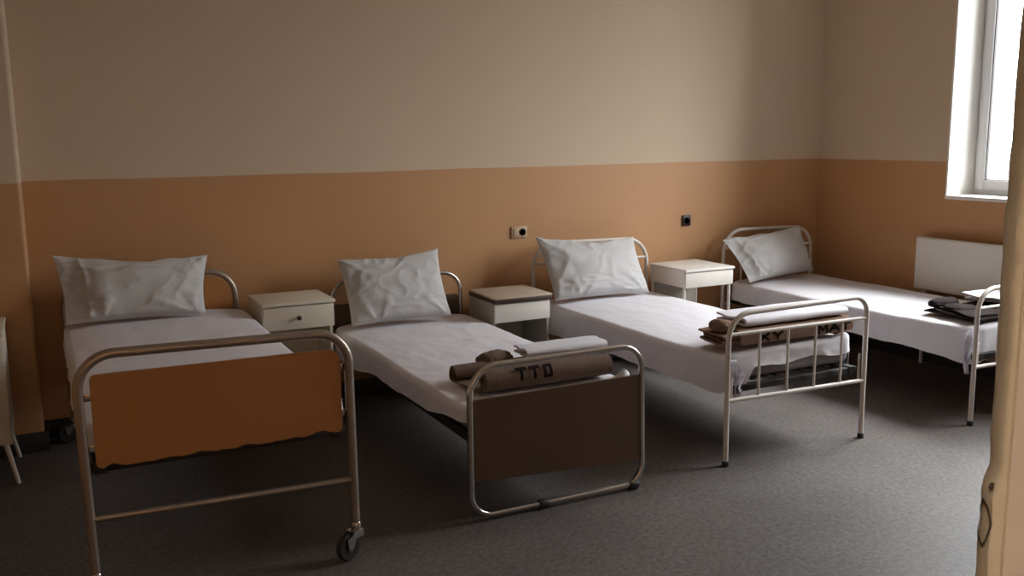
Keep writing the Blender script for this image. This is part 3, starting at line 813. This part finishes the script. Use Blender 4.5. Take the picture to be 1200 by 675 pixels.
# ---------------------------------------------------------------- bedside tables
def bedside(label, x0, x1, y0, y1, zt, style):
    t = thing('bedside_table', label, 'bedside table', ((x0 + x1) / 2, (y0 + y1) / 2, 0), 'bedside tables between the beds')
    w = x1 - x0
    mc = {'cream': 'cabinet', 'lid': 'cabinet_grey', 'white': 'cabinet_white', 'tall': 'cabinet'}[style]
    mf = {'cream': 'cabinet', 'lid': 'cabinet_white', 'white': 'cabinet_white', 'tall': 'cabinet'}[style]
    dz = {'cream': .125, 'lid': .115, 'white': .10, 'tall': .14}[style]
    tt = .018
    if style == 'lid':
        tp = obj('tabletop', box_bm((x0 - .004, y0 - .014, zt - .012), (x1 + .008, y1, zt), bevel=.003), M['top_wood'], t)
        b = bmesh.new(); add_box(b, (x0 - .003, y0 - .012, zt - .036), (x1 + .006, y1 - .002, zt - .012), .002)
        obj('top_edging', b, M['edge_wood'], tp)
        zb = zt - .036
    else:
        obj('tabletop', box_bm((x0 - .006, y0 - .008, zt - tt), (x1 + .006, y1, zt), bevel=.005, seg=3), M[mc], t)
        zb = zt - tt
    # drawer case: two sides, back, bottom
    b = bmesh.new()
    add_box(b, (x0, y0 + .018, zb - dz), (x0 + .014, y1 - .01, zb)); add_box(b, (x1 - .014, y0 + .018, zb - dz), (x1, y1 - .01, zb))
    add_box(b, (x0 + .014, y1 - .024, zb - dz), (x1 - .014, y1 - .01, zb)); add_box(b, (x0 + .014, y0 + .018, zb - dz), (x1 - .014, y1 - .024, zb - dz + .01))
    obj('drawer_case', b, M[mc], t, False)
    d = obj('drawer', box_bm((x0 + .002, y0, zb - dz + (.0 if style != 'lid' else .002)), (x1 - .002, y0 + .016, zb - .004), bevel=.003), M[mf], t)
    if style in ('cream', 'tall'):
        b = bmesh.new(); add_lathe(b, [(.006, -.002), (.006, .008), (.0125, .013), (.0125, .020), (.008, .023)], ((x0 + x1) / 2 - .005, y0, zb - dz / 2 - .002), (0, -1, 0), 16)
        obj('knob', b, M['knob'], d)
    zc = zb - dz
    lo = .185
    if style in ('cream', 'tall', 'lid'):
        # open niche over a closed lower cupboard
        zn = zc - (.22 if style != 'tall' else 0)
        b = bmesh.new()
        if style != 'tall':
            for x in (x0, x1 - .014): add_box(b, (x, y0 + .02 if style == 'lid' else y0 + .05, zn), (x + .014, y1 - .01, zc))
            add_box(b, (x0 + .014, y1 - .024, zn), (x1 - .014, y1 - .01, zc))
        for x in (x0, x1 - .014): add_box(b, (x, y0 + .018, lo), (x + .014, y1 - .01, zn))
        add_box(b, (x0 + .014, y1 - .024, lo), (x1 - .014, y1 - .01, zn)); add_box(b, (x0 + .014, y0 + .018, lo), (x1 - .014, y1 - .024, lo + .014))
        add_box(b, (x0 + .014, y0 + .018, zn - .014), (x1 - .014, y1 - .024, zn))
        obj('cupboard', b, M[mc], t, False)
        dr = obj('cupboard_door', box_bm((x0 + .003, y0 + .001, lo + .003), (x1 - .003, y0 + .017, zn - .004), bevel=.003), M[mf], t)
        b = bmesh.new(); add_lathe(b, [(.005, -.002), (.005, .008), (.011, .013), (.011, .019), (.007, .022)], (x1 - .04, y0 + .001, zn - .07), (0, -1, 0), 14)
        obj('knob', b, M['knob'], dr)
        for sx in (-1, 1):
            for sy in (-1, 1):
                xb = (x0 + .03 if sx < 0 else x1 - .03); yb = (y0 + .045 if sy < 0 else y1 - .045)
                obj('leg', tube_bm([(xb, yb, lo + .004), (xb + sx * .04, yb + sy * .035, 0)], lambda f: .012 - .003 * f, n=10), M['whitetube'], t)
    else:
        for sx in (0, 1):
            for sy in (0, 1):
                xx = x0 + .012 if not sx else x1 - .012; yy = y0 + .030 if not sy else y1 - .024
                obj('leg', tube_bm([(xx, yy, zc + .004), (xx, yy, 0)], .010, n=10), M['whitetube'], t)
        obj('shelf', box_bm((x0 + .014, y0 + .03, .24), (x1 - .014, y1 - .03, .255), bevel=.002), M['cabinet_grey'], t)
        obj('back_panel', box_bm((x0 + .024, y1 - .030, .255), (x1 - .024, y1 - .02, zc + .002)), M['cabinet_grey'], t, False)
    return t
bedside('cream bedside table with a dark drawer knob, between the two leftmost beds', 0.968, 1.340, 4.75, 5.10, .69, 'cream')
bedside('bedside table with a brown top and dark edging, left of the third bed', 2.272, 2.635, 4.745, 5.10, .61, 'lid')
bedside('small white bedside table on thin legs, beside the corner bed', 3.622, 4.005, 4.75, 5.15, .668, 'white')
bedside('white bedside table with splayed legs cut by the left picture edge', -.60, -.195, 4.60, 5.02, .70, 'tall')

# ---------------------------------------------------------------- sockets, radiator
s = thing('wall_socket', 'cream double socket plate with one round dark hole, above the second bedside table', 'socket', (2.70, YB, .915), 'sockets on the back wall')
obj('socket_plate', box_bm((2.640, YB - .011, .882), (2.752, YB, .955), bevel=.004), M['socket_cream'], s)
obj('blank_insert', box_bm((2.652, YB - .015, .894), (2.688, YB - .009, .943), bevel=.003), M['socket_cream'], s)
b = bmesh.new(); add_lathe(b, [(.022, 0), (.0225, .003), (.019, .005), (.017, .001)], (2.717, YB - .010, .919), (0, -1, 0), 24); obj('socket_outlet', b, M['socket_dark'], s)
s = thing('wall_socket', 'square dark brown socket on the ochre wall beside the corner bed', 'socket', (4.0, YB, .925), 'sockets on the back wall')
obj('socket_plate', box_bm((3.964, YB - .012, .888), (4.036, YB, .963), bevel=.004), M['socket_dark'], s)
b = bmesh.new(); add_lathe(b, [(.022, 0), (.0235, .004), (.021, .006), (.018, .001)], (4.0, YB - .011, .925), (0, -1, 0), 24); obj('socket_outlet', b, M['socket_dark'], s)

r = thing('radiator', 'flat white panel radiator under the window', 'radiator', (5.13, 3.7, .5))
xa, xb, ya, yb, za, zb = 5.095, 5.125, 3.02, 4.255, .50, .842
obj('front_panel', box_bm((xa, ya, za), (xb, yb, zb), bevel=.012, seg=4), M['radiator'], r)
b = bmesh.new()
for k in range(30):
    y = ya + .03 + (yb - ya - .06) * k / 29; add_box(b, (xb + .001, y - .012, za + .03), (xb + .040, y + .012, zb - .03))
obj('convector_fins', b, M['radiator'], r, False)
b = bmesh.new()
add_box(b, (xb, ya + .01, zb - .012), (5.176, yb - .01, zb - .006))
for y in (ya + .2, yb - .2): add_box(b, (5.165, y - .015, za + .03), (XR - .002, y + .015, za + .06))
obj('top_grille', b, M['radiator'], r, False)
obj('supply_pipe', tube_bm(fillet([(5.15, yb - .10, za + .06), (5.15, yb - .05, za + .06), (5.15, yb - .05, 0)], .03, 6), .011), M['radiator'], r)

# ---------------------------------------------------------------- light and camera
w = bpy.data.worlds.new('overcast_sky'); S.world = w; w.use_nodes = True
nt = w.node_tree; bg = nt.nodes['Background']
tc = nt.nodes.new('ShaderNodeTexCoord'); sp = nt.nodes.new('ShaderNodeSeparateXYZ'); nt.links.new(tc.outputs['Generated'], sp.inputs[0])
rp = nt.nodes.new('ShaderNodeValToRGB'); mr = nt.nodes.new('ShaderNodeMapRange')
mr.inputs['From Min'].default_value = -1; mr.inputs['From Max'].default_value = 1
nt.links.new(sp.outputs['Z'], mr.inputs['Value']); nt.links.new(mr.outputs['Result'], rp.inputs[0])
e = rp.color_ramp.elements
e[0].position = .46; e[0].color = (.10, .095, .09, 1); e[1].position = .54; e[1].color = (.31, .312, .32, 1)
k = e.new(.72); k.color = (.52, .52, .535, 1)
k = e.new(.86); k.color = (1.35, 1.35, 1.37, 1)
nt.links.new(rp.outputs[0], bg.inputs['Color']); bg.inputs['Strength'].default_value = 36.5

for i, (y0, y1) in enumerate((W1,)):          # sampling portals in the window openings
    l = bpy.data.lights.new('daylight_portal', 'AREA'); l.shape = 'RECTANGLE'; l.size = WTOP - SILL; l.size_y = y1 - y0
    l.cycles.is_portal = True
    o = bpy.data.objects.new('daylight_portal', l); COL.objects.link(o)
    o.location = (5.56, (y0 + y1) / 2, (SILL + WTOP) / 2); o.rotation_euler = (0, math.radians(90), 0)

cam = bpy.data.cameras.new('camera'); co = bpy.data.objects.new('camera', cam); COL.objects.link(co)
F_PX, PITCH, ROLL, YAW, H = 1097.78, .1637, .0111, .4656, 1.5365
cy, sy, cp, sn = math.cos(YAW), math.sin(YAW), math.cos(PITCH), math.sin(PITCH)
Fw = Vector((sy * cp, cy * cp, -sn)); Rt = Vector((cy, -sy, 0)); Up = Rt.cross(Fw)
c, s = math.cos(ROLL), math.sin(ROLL)
Rt, Up = c * Rt - s * Up, s * Rt + c * Up
mw = Matrix.Identity(4)
for i in range(3): mw[i][0], mw[i][1], mw[i][2] = Rt[i], Up[i], -Fw[i]
mw[2][3] = H
co.matrix_world = mw
cam.sensor_width = 36; cam.lens = F_PX * 36 / 1200; cam.clip_start = .02
S.camera = co

vs = S.view_settings
S.display_settings.display_device = 'sRGB'
vs.view_transform = 'Standard'; vs.look = 'None'; vs.gamma = 1.; vs.use_curve_mapping = False
vs.exposure = 0.
S.cycles.use_denoising = True
S.cycles.max_bounces = 12; S.cycles.diffuse_bounces = 6; S.cycles.transparent_max_bounces = 12
S.cycles.sample_clamp_indirect = 6.
